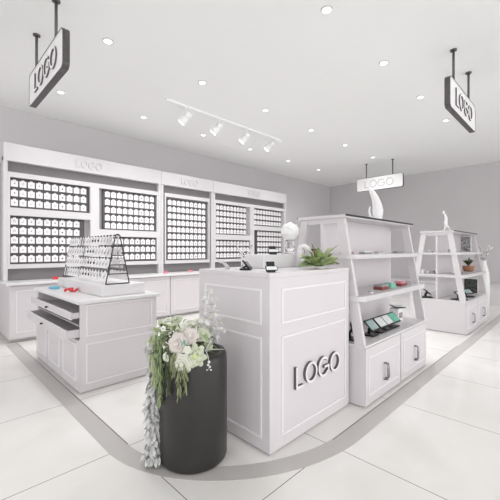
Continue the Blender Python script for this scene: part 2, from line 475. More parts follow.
# rebuild with proper materials: card = index 0, ink variants = index 1
me_rest.to_mesh(me); me_rest.free(); me.materials.append(M['card']); me.materials.append(M['ink2']); me.materials.append(M['ink2'])
o = bpy.data.objects.new('accessory_cards', me); COL.objects.link(o)
tag(o, 'white accessory cards on the last three boards of the right wall unit', 'cards', 'accessory cards on the wall boards', 'stuff')

# base cabinets and worktop
for (a, b, lab) in ((.92, 3.45, 'left low white wall cabinet with panelled front behind the island'), (3.45, 4.77, 'middle low white wall cabinet under the tall board'), (4.77, 7.36, 'right low white wall cabinet hidden behind the tall counter')):
    t = thing('base_cabinet', ((a+b)/2, 6.0, 0), lab, 'cabinet', 'low cabinets along the back wall')
    MB().box(a+.002, b-.002, 5.62, 6.38, .05, .806, 'white').build('cabinet_body', t)
    MB().box(a+.02, b-.02, 5.66, 6.36, 0, .05, 'kick').build('kick_plate', t)
    n = 2 if b-a > 2 else 1
    w = (b-a)/n
    for i in range(n):
        d = MB().box(a+i*w+.012, a+(i+1)*w-.012, 5.602, 5.62, .07, .79, 'white').build('door', t)
        moulding(MB(), 'x', 5.602, a+i*w+.075, a+(i+1)*w-.075, .14, .73).build('panel_moulding', d)
tag(MB().box(.87, 7.38, 5.54, 6.38, .808, ZW, 'top', .006).build('worktop', origin=(4.1, 5.96, .808)), 'long white worktop running under the wall boards', 'worktop')

# red bits on the worktop
def clip_item(loc, m1, m2, label, name='earbud_case'):
    t = thing(name, loc, label, 'accessory')
    x, y, z = loc
    MB().box(x-.045, x+.045, y-.03, y+.03, z+.001, z+.03, m1, .010).build('case', t)
    MB().ball((x, y, z+.036), .022, m2, sz=.6).build('lid_knob', t)
    return t
clip_item((3.47, 5.80, ZW), 'pink', 'red', 'small red case on the worktop below the first white post')
clip_item((4.05, 5.80, ZW), 'pink', 'red', 'small red case on the worktop below the tall board')
clip_item((1.55, 5.82, ZW), 'red', 'red', 'small red case on the worktop at the far left')

# ------------------------------------------------------------------ left island
IX0, IX1, IY0, IY1 = 1.05, 1.81, 3.21, 4.68
isl = thing('island_counter', ((IX0+IX1)/2, (IY0+IY1)/2, 0), 'white left island counter with two open drawers and panelled sides', 'counter')
mb = MB().box(IX0, IX1, IY0, IY1, .014, .49, 'white')
mb.box(IX0+.32, IX1, IY0+.02, IY1-.02, .49, .812, 'white')
mb.box(IX0, IX1, IY0, IY0+.02, .49, .812, 'white').box(IX0, IX1, IY1-.02, IY1, .49, .812, 'white')
mb.box(IX0+.005, IX0+.32, IY0+.02, IY1-.02, .600, .612, 'drawer_in')
mb.box(IX0+.31, IX0+.322, IY0+.02, IY1-.02, .49, .812, 'drawer_in')
mb.build('counter_body', isl)
MB().box(IX0+.008, IX1-.008, IY0+.008, IY1-.008, 0, .014, 'kick').build('kick_plate', isl)
MB().box(IX0-.035, IX1+.035, IY0-.035, IY1+.02, .812, ZW, 'top', .007).build('counter_top', isl)
moulding(MB(), 'x', IY0, IX0+.05, IX1-.055, .51, .80).build('panel_moulding', isl)
moulding(MB(), 'x', IY0, IX0+.05, IX1-.055, .08, .447).build('panel_moulding', isl)
for (xf, z0, z1, lab) in ((.99, .675, .745, 'upper'), (.946, .50, .592, 'lower')):
    mb = MB().box(xf-.015, xf, IY0+.02, IY1-.03, z0, z1, 'white', .002)
    mb.box(xf, xf+.36, IY0+.03, IY0+.042, z0+.01, z1-.012, 'white').box(xf, xf+.36, IY1-.052, IY1-.04, z0+.01, z1-.012, 'white')
    mb.box(xf, xf+.36, IY0+.042, IY1-.052, z0+.004, z0+.012, 'drawer_in')
    d = mb.build('drawer', isl)
    yk = (IY0+IY1)/2
    MB().cyl((xf-.015, yk, (z0+z1)/2), (xf-.03, yk, (z0+z1)/2), .006, m='blackmetal').ball((xf-.033, yk, (z0+z1)/2), .012, 'blackmetal').build('knob', d)
dw = (IY1-IY0)/3
for i in range(3):
    d = MB().box(IX0-.016, IX0, IY0+.006+i*dw, IY0-.006+(i+1)*dw, .035, .486, 'white').build('door', isl)
    moulding(MB(), 'y', IX0-.016, IY0+.055+i*dw, IY0-.055+(i+1)*dw, .11, .45, w=.012).build('panel_moulding', d)

# plinth on the island
pl = tag(MB().box(1.27, 1.72, 3.29, 4.675, ZW+.001, .955, 'top', .005).build('display_plinth', origin=(1.5, 3.95, ZW)), 'low white plinth under the card rack on the island', 'plinth')

# A-frame card rack
RX0, RX1, RXC, RZ0, RZ1, RY0, RY1 = 1.325, 1.565, 1.445, .956, 1.468, 3.33, 4.66
rack = thing('card_rack', (RXC, (RY0+RY1)/2, RZ0), 'black wire tent rack full of hanging cards on the island', 'rack')
def rx(z, s):   # slope position
    f = (RZ1-z)/(RZ1-RZ0); return RXC + s*(.018 + f*(RX1-RXC-.018))
for y in (RY0, RY1):
    pts = [(RX0, y, RZ0+.006), (rx(1.44, -1), y, 1.44), (RXC-.010, y, 1.458), (RXC+.010, y, 1.458), (rx(1.44, 1), y, 1.44), (RX1, y, RZ0+.006)]
    mb = MB().tube(pts, .006, 'blackmetal', 8)
    mb.tube([(RX0, y, RZ0+.006), (RX1, y, RZ0+.006)], .006, 'blackmetal', 8)
    fr = mb.build('end_frame', rack)
    for z in (1.06, 1.15, 1.245, 1.34):
        MB().tube([(rx(z, -1), y, z), (rx(z, 1), y, z)], .0055, 'blackmetal', 6).build('cross_bar', fr)
rowz = [1.452, 1.335, 1.215, 1.09]
for s in (-1, 1):
    for z in rowz:
        MB().tube([(rx(z, s), RY0, z), (rx(z, s), RY1, z)], .004, 'blackmetal', 6).build('long_rail', rack)
def hang_card(kind):
    mb = MB(); w, h = .078, .104
    pts = [(-w/2, -h), (w/2, -h), (w/2, -.018), (w*.2, -.018), (w*.14, 0), (-w*.14, 0), (-w*.2, -.018), (-w/2, -.018)]
    mb.prism([(0, y, z) for y, z in pts], (-.003, 0, 0), 'card')
    if kind == 0:
        mb.ball((-.007, 0, -h*.55), .011, 'ink', sz=1.5, sub=1); mb.tube([(-.005, 0, -.02), (-.006, 0, -h*.5)], .0018, 'ink', 4)
    else:
        mb.tube([(-.005, -.012, -.03), (-.006, -.006, -h*.6), (-.006, .004, -h*.75), (-.006, .013, -h*.5)], .0025, 'ink2', 4)
    return mb.build('hanging_card')
hp = [hang_card(0), hang_card(1)]
hu = [False, False]
ncol = 16
for s in (-1, 1):
    for r, z in enumerate(rowz):
        for c in range(ncol if s == -1 else 5):
            y = RY0 + .05 + c*(RY1-RY0-.1)/(ncol-1)
            k = 0 if (4+r % 2 <= c <= 6+r % 2) and s == -1 else 1
            if hu[k]: o = hp[k].copy(); COL.objects.link(o)
            else: o = hp[k]; hu[k] = True
            zz = z + .003
            o.location = (rx(z, s) + s*.010, y, zz)
            slope = math.atan2(RX1-RXC-.018, RZ1-RZ0)
            o.rotation_euler = (random.uniform(-.06, .06), (slope*.92 if s == -1 else -slope*.92), random.uniform(-.25, .25) + (PI if s == 1 else 0))
            side = 'left slope' if s == -1 else 'right slope'
            dd = 'with black charm' if k == 0 else 'with fine grey cord'
            cc = (nums + ['eleventh', 'twelfth', 'thirteenth', 'fourteenth', 'fifteenth', 'sixteenth'])[c]
            tag(o, 'white rack card %s, %s row down, %s from front end, %s' % (dd, nums[r], cc, side), 'card', 'cards hanging on the tent rack')

# loose things on the island top
t = thing('red_cable', (1.19, 3.93, ZW), 'looped red cable lying at the left edge of the island top', 'cable')
mb = MB()
def loop(cx, cy, r, ph, z): return [(cx + r*math.cos(a), cy + .8*r*math.sin(a), z + .020 + .014*math.sin(a*2+ph)) for a in [i*2*PI/14 for i in range(14)]]
mb.tube(loop(1.175, 3.96, .035, 0, ZW+.004), .008, 'red', 8, True).tube(loop(1.215, 3.90, .032, 1.5, ZW+.004), .008, 'red', 8, True)
mb.build('cable_loop', t)
MB().box(1.19, 1.215, 3.915, 3.945, ZW+.001, ZW+.05, 'red', .004).build('cable_plug', t)
t = thing('blue_case', (1.16, 4.40, ZW), 'small light blue case with orange end at the island far corner', 'case')
MB().box(1.11, 1.20, 4.34, 4.46, ZW+.001, ZW+.03, 'blue', .009).build('case_body', t)
MB().box(1.12, 1.19, 4.46, 4.50, ZW+.001, ZW+.028, 'orange', .008).build('case_cap', t)

# ------------------------------------------------------------------ tall front counter
TX0, TX1, TY0, TY1, TZ = 1.576, 2.572, 1.40, 2.14, 1.152
tc = thing('front_counter', ((TX0+TX1)/2, (TY0+TY1)/2, 0), 'tall white panelled front counter with raised LOGO letters', 'counter')
MB().box(TX0, TX1, TY0, TY1, .012, TZ-.03, 'white', .003).build('counter_body', tc)
MB().box(TX0+.01, TX1-.01, TY0+.01, TY1-.01, 0, .012, 'kick').build('kick_plate', tc)
MB().box(TX0-.001, TX1+.001, TY0-.001, TY1+.001, TZ-.03, TZ, 'white', .003).build('counter_top', tc)
for z0, z1 in ((.818, 1.047), (.09, .735)):
    moulding(MB(), 'x', TY0, 1.69, 2.508, z0, z1, w=.013, t=.007).build('panel_moulding', tc)
    moulding(MB(), 'y', TX0, 1.468, 2.06, z0, z1, w=.013, t=.007).build('panel_moulding', tc)
lettering(tc, (1.82, TY0, .353), (1, 0, .0), (0, 0, 1), (0, -1, 0), .151, .575, .022, .018, face='mould', gap=.10)

# riser on the counter
rs = tag(MB().box(1.95, 2.48, 1.80, 2.06, TZ+.001, 1.262, 'top', .004).build('display_riser', origin=(2.18, 1.93, TZ)), 'white riser block standing on the tall front counter', 'riser')

# ------------------------------------------------------------------ small phones on stands
def phone_stand(loc, rz, scr, label_s, label_p, tilt=.95, pw=.075, pl=.15, group='phones on black stands', hgt=.045, bs=1.0):
    t = thing('phone_stand', loc, label_s, 'phone stand', 'black phone stands')
    c, s = math.cos(tilt), math.sin(tilt)
    mb = MB().box(-.045*bs, .045*bs, -.035*bs, .045*bs, .001, .009+.004*bs, 'black', .003); b1 = mb.build('stand_base'); b1.parent = t
    mb = MB().tube([(0, .02, .006), (0, .022, hgt*.6), (0, .0, hgt)], .009*bs, 'black', 8)
    mb.box(-.03, .03, -.012, .0, hgt-.012, hgt-.002, 'black'); b2 = mb.build('stand_arm'); b2.parent = t
    # cradle plate, tilted
    cr = MB().box(-.03, .03, -.05, .05, 0, .006, 'black', .002).build('stand_cradle'); cr.parent = t
    cr.location = (0, 0, hgt); cr.rotation_euler = (PI/2 - tilt, 0, 0)
    t.rotation_euler = (0, 0, rz)
    p = thing('phone', (0, 0, 0), label_p, 'phone', group)
    MB().box(-pl/2, pl/2, -pw/2, pw/2, 0, .009, 'black', .003).build('phone_body').parent = p
    MB().box(-pl/2+.010*bs, pl/2-.010*bs, -pw/2+.010*bs, pw/2-.010*bs, .009, .0102, scr).build('screen').parent = p
    off = Matrix.Rotation(rz, 3, 'Z') @ Vector((0, -math.sin(PI/2-tilt)*.0075, hgt + math.cos(PI/2-tilt)*.0075))
    p.location = Vector(loc) + off
    p.rotation_euler = (Matrix.Rotation(rz, 3, 'Z') @ Matrix.Rotation(PI/2-tilt, 3, 'X')).to_euler()
    return t

# ------------------------------------------------------------------ shelf towers
def tower(x0, x1, label):
    t = thing('shelf_tower', ((x0+x1)/2, 1.685, 0), label, 'shelf', 'white A-frame shelf towers')
    yf, yb, yc = 1.27, 2.10, 1.685
    MB().box(x0, x1, yf+.018, yb-.018, .014, .492, 'white').build('cabinet_body', t)
    MB().box(x0+.008, x1-.008, yf+.02, yb-.02, 0, .014, 'kick').build('kick_plate', t)
    MB().box(x0-.004, x1+.004, yf-.004, yb+.004, .492, .51, 'top', .003).build('cabinet_top', t)
    w = (x1-x0)/2
    for side in (0, 1):
        for i in range(2):
            a, b = x0 + i*w + .012, x0 + (i+1)*w - .012
            if side == 0:
                d = MB().box(a, b, yf, yf+.018, .016, .485, 'white').build('door', t)
                moulding(MB(), 'x', yf, a+.05, b-.05, .085, .41, w=.012, t=.006).build('panel_moulding', d)
                xc = a + (b-a)*.5; y = yf
                hb = MB().tube([(xc-.012, y, .145), (xc-.012, y-.03, .15), (xc-.012, y-.036, .165), (xc-.012, y-.036, .275), (xc-.012, y-.03, .288), (xc-.012, y, .293)], .007, 'chrome', 8)
                hb.tube([(xc+.02, y, .150), (xc+.02, y-.028, .155), (xc+.02, y-.033, .17), (xc+.02, y-.033, .27), (xc+.02, y-.028, .283), (xc+.02, y, .288)], .007, 'chrome', 8)
                hb.build('handle', d)
            else:
                MB().box(a, b, yb-.018, yb, .055, .485, 'white').build('door', t)
    # side A frames
    def yl(z): return 1.278 + (z-.51)*(1.462-1.278)/(1.585-.51)
    for xs in (x0, x1-.035):
        mb = MB()
        for sgn in (1, -1):
            f = (lambda y: y) if sgn == 1 else (lambda y: 2*yc - y)
            pts = [(xs, f(yl(.51)), .51), (xs, f(yl(.51)+.085), .51), (xs, f(yl(1.58)+.075), 1.5795), (xs, f(yl(1.58)), 1.5795)]
            mb.prism(pts, (.035, 0, 0), 'white')
        mb.box(xs+.004, xs+.031, yl(1.53)+.082, 2*yc-yl(1.53)-.082, 1.535, 1.5795, 'white')
        mb.build('side_frame', t)
    MB().box(x0+.002, x1-.002, yc-.012, yc+.012, .511, 1.58, 'white').build('divider_panel', t)
    def shelf(ya, z0, z1, ov):
        r = .09; yb2 = 2*yc-ya; pts = []
        for cx, cy, a0 in ((x1+ov-r, yb2-r, 0), (x0-.018+r, yb2-r, PI/2), (x0-.018+r, ya+r, PI), (x1+ov-r, ya+r, 1.5*PI)):
            for i in range(7):
                a = a0 + PI/2*i/6; pts.append((cx + r*math.cos(a), cy + r*math.sin(a), z0))
        MB().prism(pts, (0, 0, z1-z0), 'white2').build('shelf', t)
    shelf(1.355, 1.225, 1.262, .045)
    shelf(1.285, .87, .912, .045)
    MB().box(x0-.02, x1+.03, 1.43, 1.94, 1.58, 1.592, 'white2').build('top_board', t)
    MB().box(x0-.02, x1+.03, 1.434, 1.936, 1.592, 1.606, 'white2').build('top_cap', t)
    for ya, yb_ in ((1.426, 1.434), (1.936, 1.944)): MB().box(x0-.021, x1+.031, ya, yb_, 1.590, 1.607, 'black').build('edge_strip', t)
    return t
A0, A1 = 2.60, 4.10
B0, B1 = 5.91, 7.43
tower(A0, A1, 'nearer white A-frame shelf tower beside the tall front counter')
tower(B0, B1, 'farther white A-frame shelf tower at the right edge')

# tablets and phones on the near tower cabinet top
ph = [(2.985, 'screen_t', 'grey-teal', 'front-most'), (3.165, 'screen_w', 'pale', 'second'), (3.32, 'screen_w', 'white', 'third'), (3.47, 'screen_g', 'teal', 'fourth')]
for x, m_, cn, pos in ph:
    phone_stand((x, 1.40, .511), 0, m_, 'black stand under the %s phone of the near tower cabinet row' % pos, '%s-screened phone, %s in the row on the near tower cabinet' % (cn, pos), tilt=.80, pw=.125, pl=.168, hgt=.088, bs=1.45)
tb = thing('tablet_box', (3.79, 1.49, .511), 'white box holding a leaning dark phone on the near tower cabinet', 'box')
MB().box(3.73, 3.86, 1.44, 1.54, .512, .655, 'card', .004).build('box_body', tb)
MB().box(3.75, 3.84, 1.437, 1.44, .55, .61, 'ink2').build('box_print', tb)
pp = thing('phone', (3.80, 1.475, .668), 'dark phone lying tilted on the white box of the near tower', 'phone')
MB().box(-.085, .085, -.04, .04, 0, .010, 'black', .003).build('phone_body').parent = pp
MB().box(-.075, .075, -.032, .032, .010, .0112, 'screen_w').build('screen').parent = pp
pp.rotation_euler = (.22, .10, -.35)
phone_stand((2.725, 1.452, .511), .3, 'screen_w', 'black stand at the left end of the near tower cabinet', 'white phone upright at the left end of the near tower cabinet', tilt=.3, pw=.13, pl=.075, hgt=.09, bs=1.4)

# far tower stands
phone_stand((6.02, 1.86, .511), .5, 'screen_d', 'black stand at the back left of the far tower cabinet', 'dark phone at the back left of the far tower cabinet', tilt=.85, pw=.12, pl=.22, hgt=.085, bs=2.1)
phone_stand((6.10, 1.40, .511), -.3, 'screen_w', 'black stand at the front left of the far tower cabinet', 'pale phone at the front left of the far tower cabinet', tilt=.85, pw=.12, pl=.22, hgt=.085, bs=2.1)
phone_stand((6.55, 1.40, .511), -.3, 'screen_t', 'black stand in the middle of the far tower cabinet', 'grey phone in the middle of the far tower cabinet', tilt=.85, pw=.12, pl=.22, hgt=.085, bs=2.1)

# front counter stands
phone_stand((1.665, 1.47, TZ+.001), -.45, 'screen_w', 'black stand at the front corner of the tall counter', 'white phone on the stand at the front corner of the tall counter', tilt=.35, pw=.034, pl=.085, hgt=.022, bs=.55)
phone_stand((2.11, 1.84, 1.263), -.45, 'screen_w', 'black stand on the white riser', 'pale phone on the stand on the white riser', tilt=.5, pw=.036, pl=.10, hgt=.024, bs=.6)
phone_stand((1.73, 1.765, TZ+.001), .6, 'screen_d', 'black stand at the left of the tall counter behind the corner', 'dark phone at the left of the tall counter behind the corner', tilt=.7, pw=.06, pl=.11, hgt=.03)

# small items on tower shelves
def gadget(loc, m1, m2, label, w=.09, d=.06, h=.028, name='earphone_case'):
    x, y, z = loc
    t = thing(name, loc, label, 'accessory', 'small accessories on the tower shelves')
    MB().box(x-w/2, x+w/2, y-d/2, y+d/2, z+.001, z+h*.6, m1, .006).build('case', t)
    MB().box(x-w/2+.004, x+w/2-.004, y-d/2+.004, y+d/2-.004, z+h*.6, z+h, m2, .004).build('lid', t)
zz1, zz2 = 1.262, .912
gadget((2.72, 1.48, zz1), 'mid', 'pink', 'pale pink case at the left end of the near tower upper shelf')
gadget((2.66, 1.82, zz1), 'pink', 'maroon', 'pink case behind the left frame on the near tower upper shelf', h=.05)
gadget((3.02, 1.47, zz1), 'mid', 'card', 'grey case on the near tower upper shelf beside the pink one', .16)
gadget((3.30, 1.47, zz1), 'card', 'mid', 'white case in the middle of the near tower upper shelf', .12, h=.02)
gadget((3.80, 1.47, zz1), 'mid', 'mid', 'grey case near the right frame on the near tower upper shelf', .18)
gadget((3.25, 1.42, zz2), 'maroon', 'mid', 'dark red case on the near tower lower shelf', .16, .09, .05)
gadget((3.45, 1.42, zz2), 'green', 'green', 'mint green case on the near tower lower shelf', .12, .09, .05)
gadget((3.72, 1.42, zz2), 'maroon', 'pink', 'red case to the right of the mint one on the near tower lower shelf', .13, .09, .05)
gadget((3.90, 1.43, zz2), 'mid', 'mid', 'grey case at the right end of the near tower lower shelf', .12, .09, .04)
gadget((2.88, 1.36, zz2), 'card', 'mid', 'small white case at the left end of the near tower lower shelf', .05, .04, .02)
gadget((6.02, 1.50, zz1), 'mid', 'mid', 'grey case at the left end of the far tower upper shelf', .12, .08, .05)
gadget((6.02, 2.0 - .06, zz2), 'card', 'card', 'white case at the back left of the far tower lower shelf', .12, .10, .06)
gadget((6.05, 1.44, zz2), 'mid', 'card', 'grey case at the front left of the far tower lower shelf', .12, .12, .05)
gadget((6.30, 1.44, zz2), 'mid', 'mid', 'grey case right of the front left one on the far tower lower shelf', .14, .12, .04)
gadget((6.04, 1.78, zz2), 'mid', 'mid', 'dark case behind the divider on the far tower lower shelf', .10, .08, .05)
gadget((6.00, 1.80, zz1), 'mid', 'card', 'small case behind the divider on the far tower upper shelf', .14, .06, .03)
for i, (x, y, z, h_) in enumerate(((4.00, 1.85, zz1-.352+.002, .06),)):
    pass

def picture(x, y, z, w, h, m, label):
    t = thing('framed_picture', (x, y, z), label, 'picture')
    MB().box(x, x+.02, y-w/2, y+w/2, z+.002, z+h, 'card', .002).build('picture_frame', t)
    MB().box(x-.002, x, y-w/2+.008, y+w/2-.008, z+.010, z+h-.008, m).build('picture_print', t)
picture(7.27, 1.575, zz1, .17, .29, 'photo', 'grey patterned picture on the far tower upper shelf')
picture(7.15, 1.47, .511, .22, .27, 'photod', 'dark picture standing on the far tower cabinet')

# small plant in terracotta pot on far tower lower shelf
def leaf_grid(mb, base, d, length, width, droop, m, nu=8, twist=0, up=Vector((0, 0, 1)), tip=1.0):
    base = Vector(base); d = Vector(d).normalized()
    side = d.cross(up); side = side.normalized() if side.length > .05 else Vector((1, 0, 0))
    nrm = side.cross(d)
    side = (side*math.cos(twist) + nrm*math.sin(twist))
    def fn(u, v):
        w = width * math.sin(PI*min(1, .06 + .94*u**tip))**.75 * (1 - .25*u*(tip == 1))
        p = base + d*length*u - up*droop*u*u
        return p + side*(v-.5)*w + nrm*(-abs(v-.5)*-1)*w*.35
    mb.grid(fn, nu, 2, m)
t = thing('terracotta_plant', (7.12, 1.50, zz2), 'green plant in a terracotta pot on the far tower lower shelf', 'plant')
MB().lathe((7.12, 1.50, zz2), [(.07, .002), (.10, .09), (.105, .10), (.09, .10)], 'terra', 20).build('pot', t)
mb = MB()
for i in range(34):
    a = random.uniform(0, 2*PI); e = random.uniform(.5, 1.4)
    leaf_grid(mb, (7.12, 1.50, zz2+.10), (math.cos(a)*math.cos(e), math.sin(a)*math.cos(e)*.6, math.sin(e)), random.uniform(.09, .19), .05, .02, 'leafd', 5)
mb.build('foliage', t)

# ------------------------------------------------------------------ ornaments on top
def tube_thing(name, loc, label, cat, pieces):
    t = thing(name, loc, label, cat)
    for nm, pts, r, m_ in pieces:
        MB().tube([Vector(loc)+Vector(p) for p in pts], r, m_, 12).build(nm, t)
    return t
# curved bird-like sculpture on near tower: drawn in its own plane along (1,-1)
q = Vector((.7071, -.7071, 0))
def pl_(a, z): return (q.x*a, q.y*a, z)
tube_thing('swan_sculpture', (3.60, 1.66, 1.607), 'white curved swan-like sculpture on top of the nearer shelf tower', 'ornament', [
    ('body', [pl_(.03, .012), pl_(.045, .06), pl_(.05, .13), pl_(.038, .20), pl_(.018, .27), pl_(-.008, .32), pl_(-.03, .355), pl_(-.045, .37)], [.032, .052, .057, .050, .038, .032, .024, .008], 'porcelain'),
    ('wing', [pl_(.0, .05), pl_(-.035, .07), pl_(-.048, .11), pl_(-.045, .15), pl_(-.038, .18)], [.010, .013, .013, .010, .004], 'porcelain'),
    ('foot', [pl_(.02, .0005), pl_(.02, .014)], [.045, .035], 'porcelain')])
tube_thing('figure_sculpture', (6.20, 1.62, 1.607), 'slim white abstract figure on top of the farther shelf tower', 'ornament', [
    ('body', [pl_(.0, .06), pl_(-.01, .14), pl_(.0, .22), pl_(-.03, .29)], [.022, .030, .022, .014], 'porcelain'),
    ('head', [pl_(-.03, .285), pl_(-.05, .31), pl_(-.035, .345)], [.016, .022, .006], 'porcelain'),
    ('leg', [pl_(-.045, .004), pl_(-.02, .06), pl_(.0, .12)], [.010, .012, .016], 'porcelain'),
    ('leg', [pl_(.075, .004), pl_(.04, .06), pl_(.0, .12)], [.010, .012, .016], 'porcelain'),
    ('foot', [pl_(.01, .0005), pl_(.01, .008)], [.08, .075], 'porcelain')])

# ruffled glass ball on clear pedestal on riser
c0 = (2.40, 1.89, 1.262)
t = thing('ruffled_ornament', c0, 'white ruffled ball ornament on a clear glass pedestal on the riser', 'ornament')
MB().lathe(c0, [(.05, .001), (.052, .008), (.043, .012), (.043, .12), (.05, .127), (.03, .132)], 'glass', 24).build('pedestal', t)
mb = MB()
qn = bmesh.ops.create_icosphere(mb.bm, subdivisions=4, radius=1)
from mathutils import noise
for v in qn['verts']:
    n_ = v.co.normalized(); k = 1 + .16*noise.noise(n_*2.2) + .10*abs(noise.noise(n_*5))
    v.co = Vector((c0[0] + n_.x*.078*k, c0[1] + n_.y*.078*k, c0[2] + .205 + n_.z*.078*k))
mb.faces(mb.bm.faces, 'frost', True)
mb.build('ruffled_ball', t)

# arched white holder behind the plant
tube_thing('arched_stand', (2.38, 1.715, TZ), 'white arched headset stand with black knob behind the leafy plant', 'stand', [
    ('arch', [pl_(-.02, .004), pl_(-.03, .08), pl_(-.045, .135), pl_(-.03, .175), pl_(.0, .18), pl_(.03, .155), pl_(.05, .12), pl_(.055, .085)], [.03, .028, .022, .022, .024, .026, .024, .012], 'porcelain'),
    ('knob', [pl_(.05, .150), pl_(.072, .145)], [.012, .014], 'black')])
# glass branch and white orchid at the left of the riser
gb = tube_thing('glass_branch', (1.86, 1.93, TZ), 'clear glass branch ornament standing beside the riser', 'ornament', [
    ('stem', [(0, 0, .002), (.005, -.01, .06), (-.01, 0, .12), (.0, .01, .18)], [.022, .008, .007, .004], 'glass'),
    ('branch', [(-.005, 0, .09), (.03, -.035, .14), (.045, -.05, .19)], [.007, .006, .003], 'glass'),
    ('branch', [(-.005, 0, .11), (-.03, .035, .15), (-.035, .045, .20)], [.007, .006, .003], 'glass')])
t = thing('folded_cover', (1.68, 1.98, TZ), 'pale translucent curled phone cover at the left of the tall counter', 'phone cover')
mb = MB()
mb.grid(lambda u, v: (1.68 + .05*math.cos(1.8*u+.4) + .02*v, 1.98 + (v-.5)*.07, TZ+.003 + .05*math.sin(1.9*u)), 10, 4, 'frost')
oo = mb.build('curled_sheet', t); md = oo.modifiers.new('thick', 'SOLIDIFY'); md.thickness = .004

# ------------------------------------------------------------------ leafy plant on tall counter
pc = (2.235, 1.465, TZ)
t = thing('leafy_plant', pc, 'bushy yellow-green broad-leaved plant in a white dish on the tall counter', 'plant')
MB().lathe(pc, [(.035, .001), (.042, .020), (.039, .022), (.034, .016)], 'porcelain', 24).build('pot', t)
mb = MB()
random.seed(11)
for i in range(30):
    a = i*2.399963 + random.uniform(-.3, .3); e = .50 + .95*(i/30)
    L = random.uniform(.15, .225)
    leaf_grid(mb, Vector(pc)+Vector((0.025*math.cos(a), .025*math.sin(a), .020)), (math.cos(a)*math.cos(e), math.sin(a)*math.cos(e)*.9, math.sin(e)), L, random.uniform(.045, .065), random.uniform(.03, .09), ('plantleaf', 'leaf', 'plantleaf', 'plantdark', 'plantleaf', 'leafp')[i % 6], 10, random.uniform(-.8, .8), tip=1.7)
for i in range(14):
    a = i*2.399963; e = random.uniform(.10, .4)
    leaf_grid(mb, Vector(pc)+Vector((0.02*math.cos(a), .02*math.sin(a), .028)), (math.cos(a)*math.cos(e), math.sin(a)*math.cos(e)*.5, math.sin(e)), random.uniform(.11, .17), .05, random.uniform(.0, .03), ('plantleaf', 'leaf', 'plantdark')[i % 3], 8, random.uniform(-1.0, 1.0), tip=1.6)
# long arching leaf to upper right
leaf_grid(mb, Vector(pc)+Vector((.0, 0, .03)), (.65, -.50, 1.15), .27, .045, .06, 'leaf', 10)
leaf_grid(mb, Vector(pc)+Vector((.0, 0, .03)), (-.55, .45, 1.0), .19, .05, .03, 'leaf', 10)
o = mb.build('foliage', t); md = o.modifiers.new('thick', 'SOLIDIFY'); md.thickness = .0015

# ------------------------------------------------------------------ planter with flowers
PC = (1.252, 1.760)
t = thing('planter', (PC[0], PC[1], 0), 'tall charcoal cylinder planter holding flowers in front of the counter', 'planter')
R0 = .212
prof = [(.180, .0), (R0-.016, .004), (R0-.005, .014), (R0, .030), (R0, .625), (R0-.004, .648), (R0-.014, .664), (R0-.03, .670), (R0-.04, .665), (R0-.042, .62)]
MB().lathe((PC[0], PC[1], 0), prof, 'planter', 64).build('planter_pot', t)
MB().lathe((PC[0], PC[1], 0), [(R0-.045, .55), (R0-.045, .655)], 'soil', 32).build('moss', t)

def rot_to(n):
    return Vector((0, 0, 1)).rotation_difference(Vector(n).normalized()).to_matrix()
def rose(c, n, r, m_, label, cup=1.0, layers=5, star=False):
    c = Vector(c); Rm = rot_to(n)
    t = thing('rose', c, label, 'flower', 'flowers in the charcoal planter')
    mb = MB()
    for L in range(layers):
        f = (L+1)/layers; k = 3 + L; rr = r*f
        for i in range(k):
            a0 = 2*PI*i/k + L*.7 + random.uniform(-.1, .1); wd = 2*PI/k*.72
            tilt = (1-f)*1.25 + .25
            def fn(u, v, a0=a0, wd=wd, rr=rr, f=f, tilt=tilt):
                a = a0 + (v-.5)*wd*2*(.35+.65*math.sin(PI*min(1, .15+u*.7)))
                rad = rr*(.16 + .84*u**.7) if not star else rr*(.15+.85*u)
                zz = r*(.10 + (1-f)*.45)*cup + rr*math.sin(tilt*u*1.3)*.75*cup*(1-.35*u*f*2*(u > .7))
                ru = rad*(1 - .12*math.cos((v-.5)*PI)*-1*0) + .03*rr*math.sin(v*PI*3)*u
                tip = 1 - (.18 if not star else .38)*abs(v-.5)*2*u
                return c + Rm @ Vector((ru*tip*math.cos(a), ru*tip*math.sin(a), zz - r*.25))
            mb.grid(fn, 5, 5, m_)
    mb.build('bloom', t)
    MB().ball(c + Rm @ Vector((0, 0, r*.20)), r*.22, 'rosec' if star else m_, sub=2).build('flower_core', t)
    base = Vector((PC[0], PC[1], .66))
    d = base - c
    MB().tube([c + Rm @ Vector((0, 0, -r*.2)), c + d*.35 + Vector((0, 0, -.01)), c + d*.75 + Vector((0, 0, -.0)), base + Vector((-d.x*.1, -d.y*.1, -.0))], .004, 'leaf', 6).build('stem', t)
    return t
def Pt(px, py, S):   # a place on the line of sight used for measuring the bouquet
    dx = S*(px-250)/335; return Vector(((S+dx)/2, (S-dx)/2, 1.3-(py-250)*S/473.8))
view = Vector((-.7, -.7, .25))
random.seed(5)
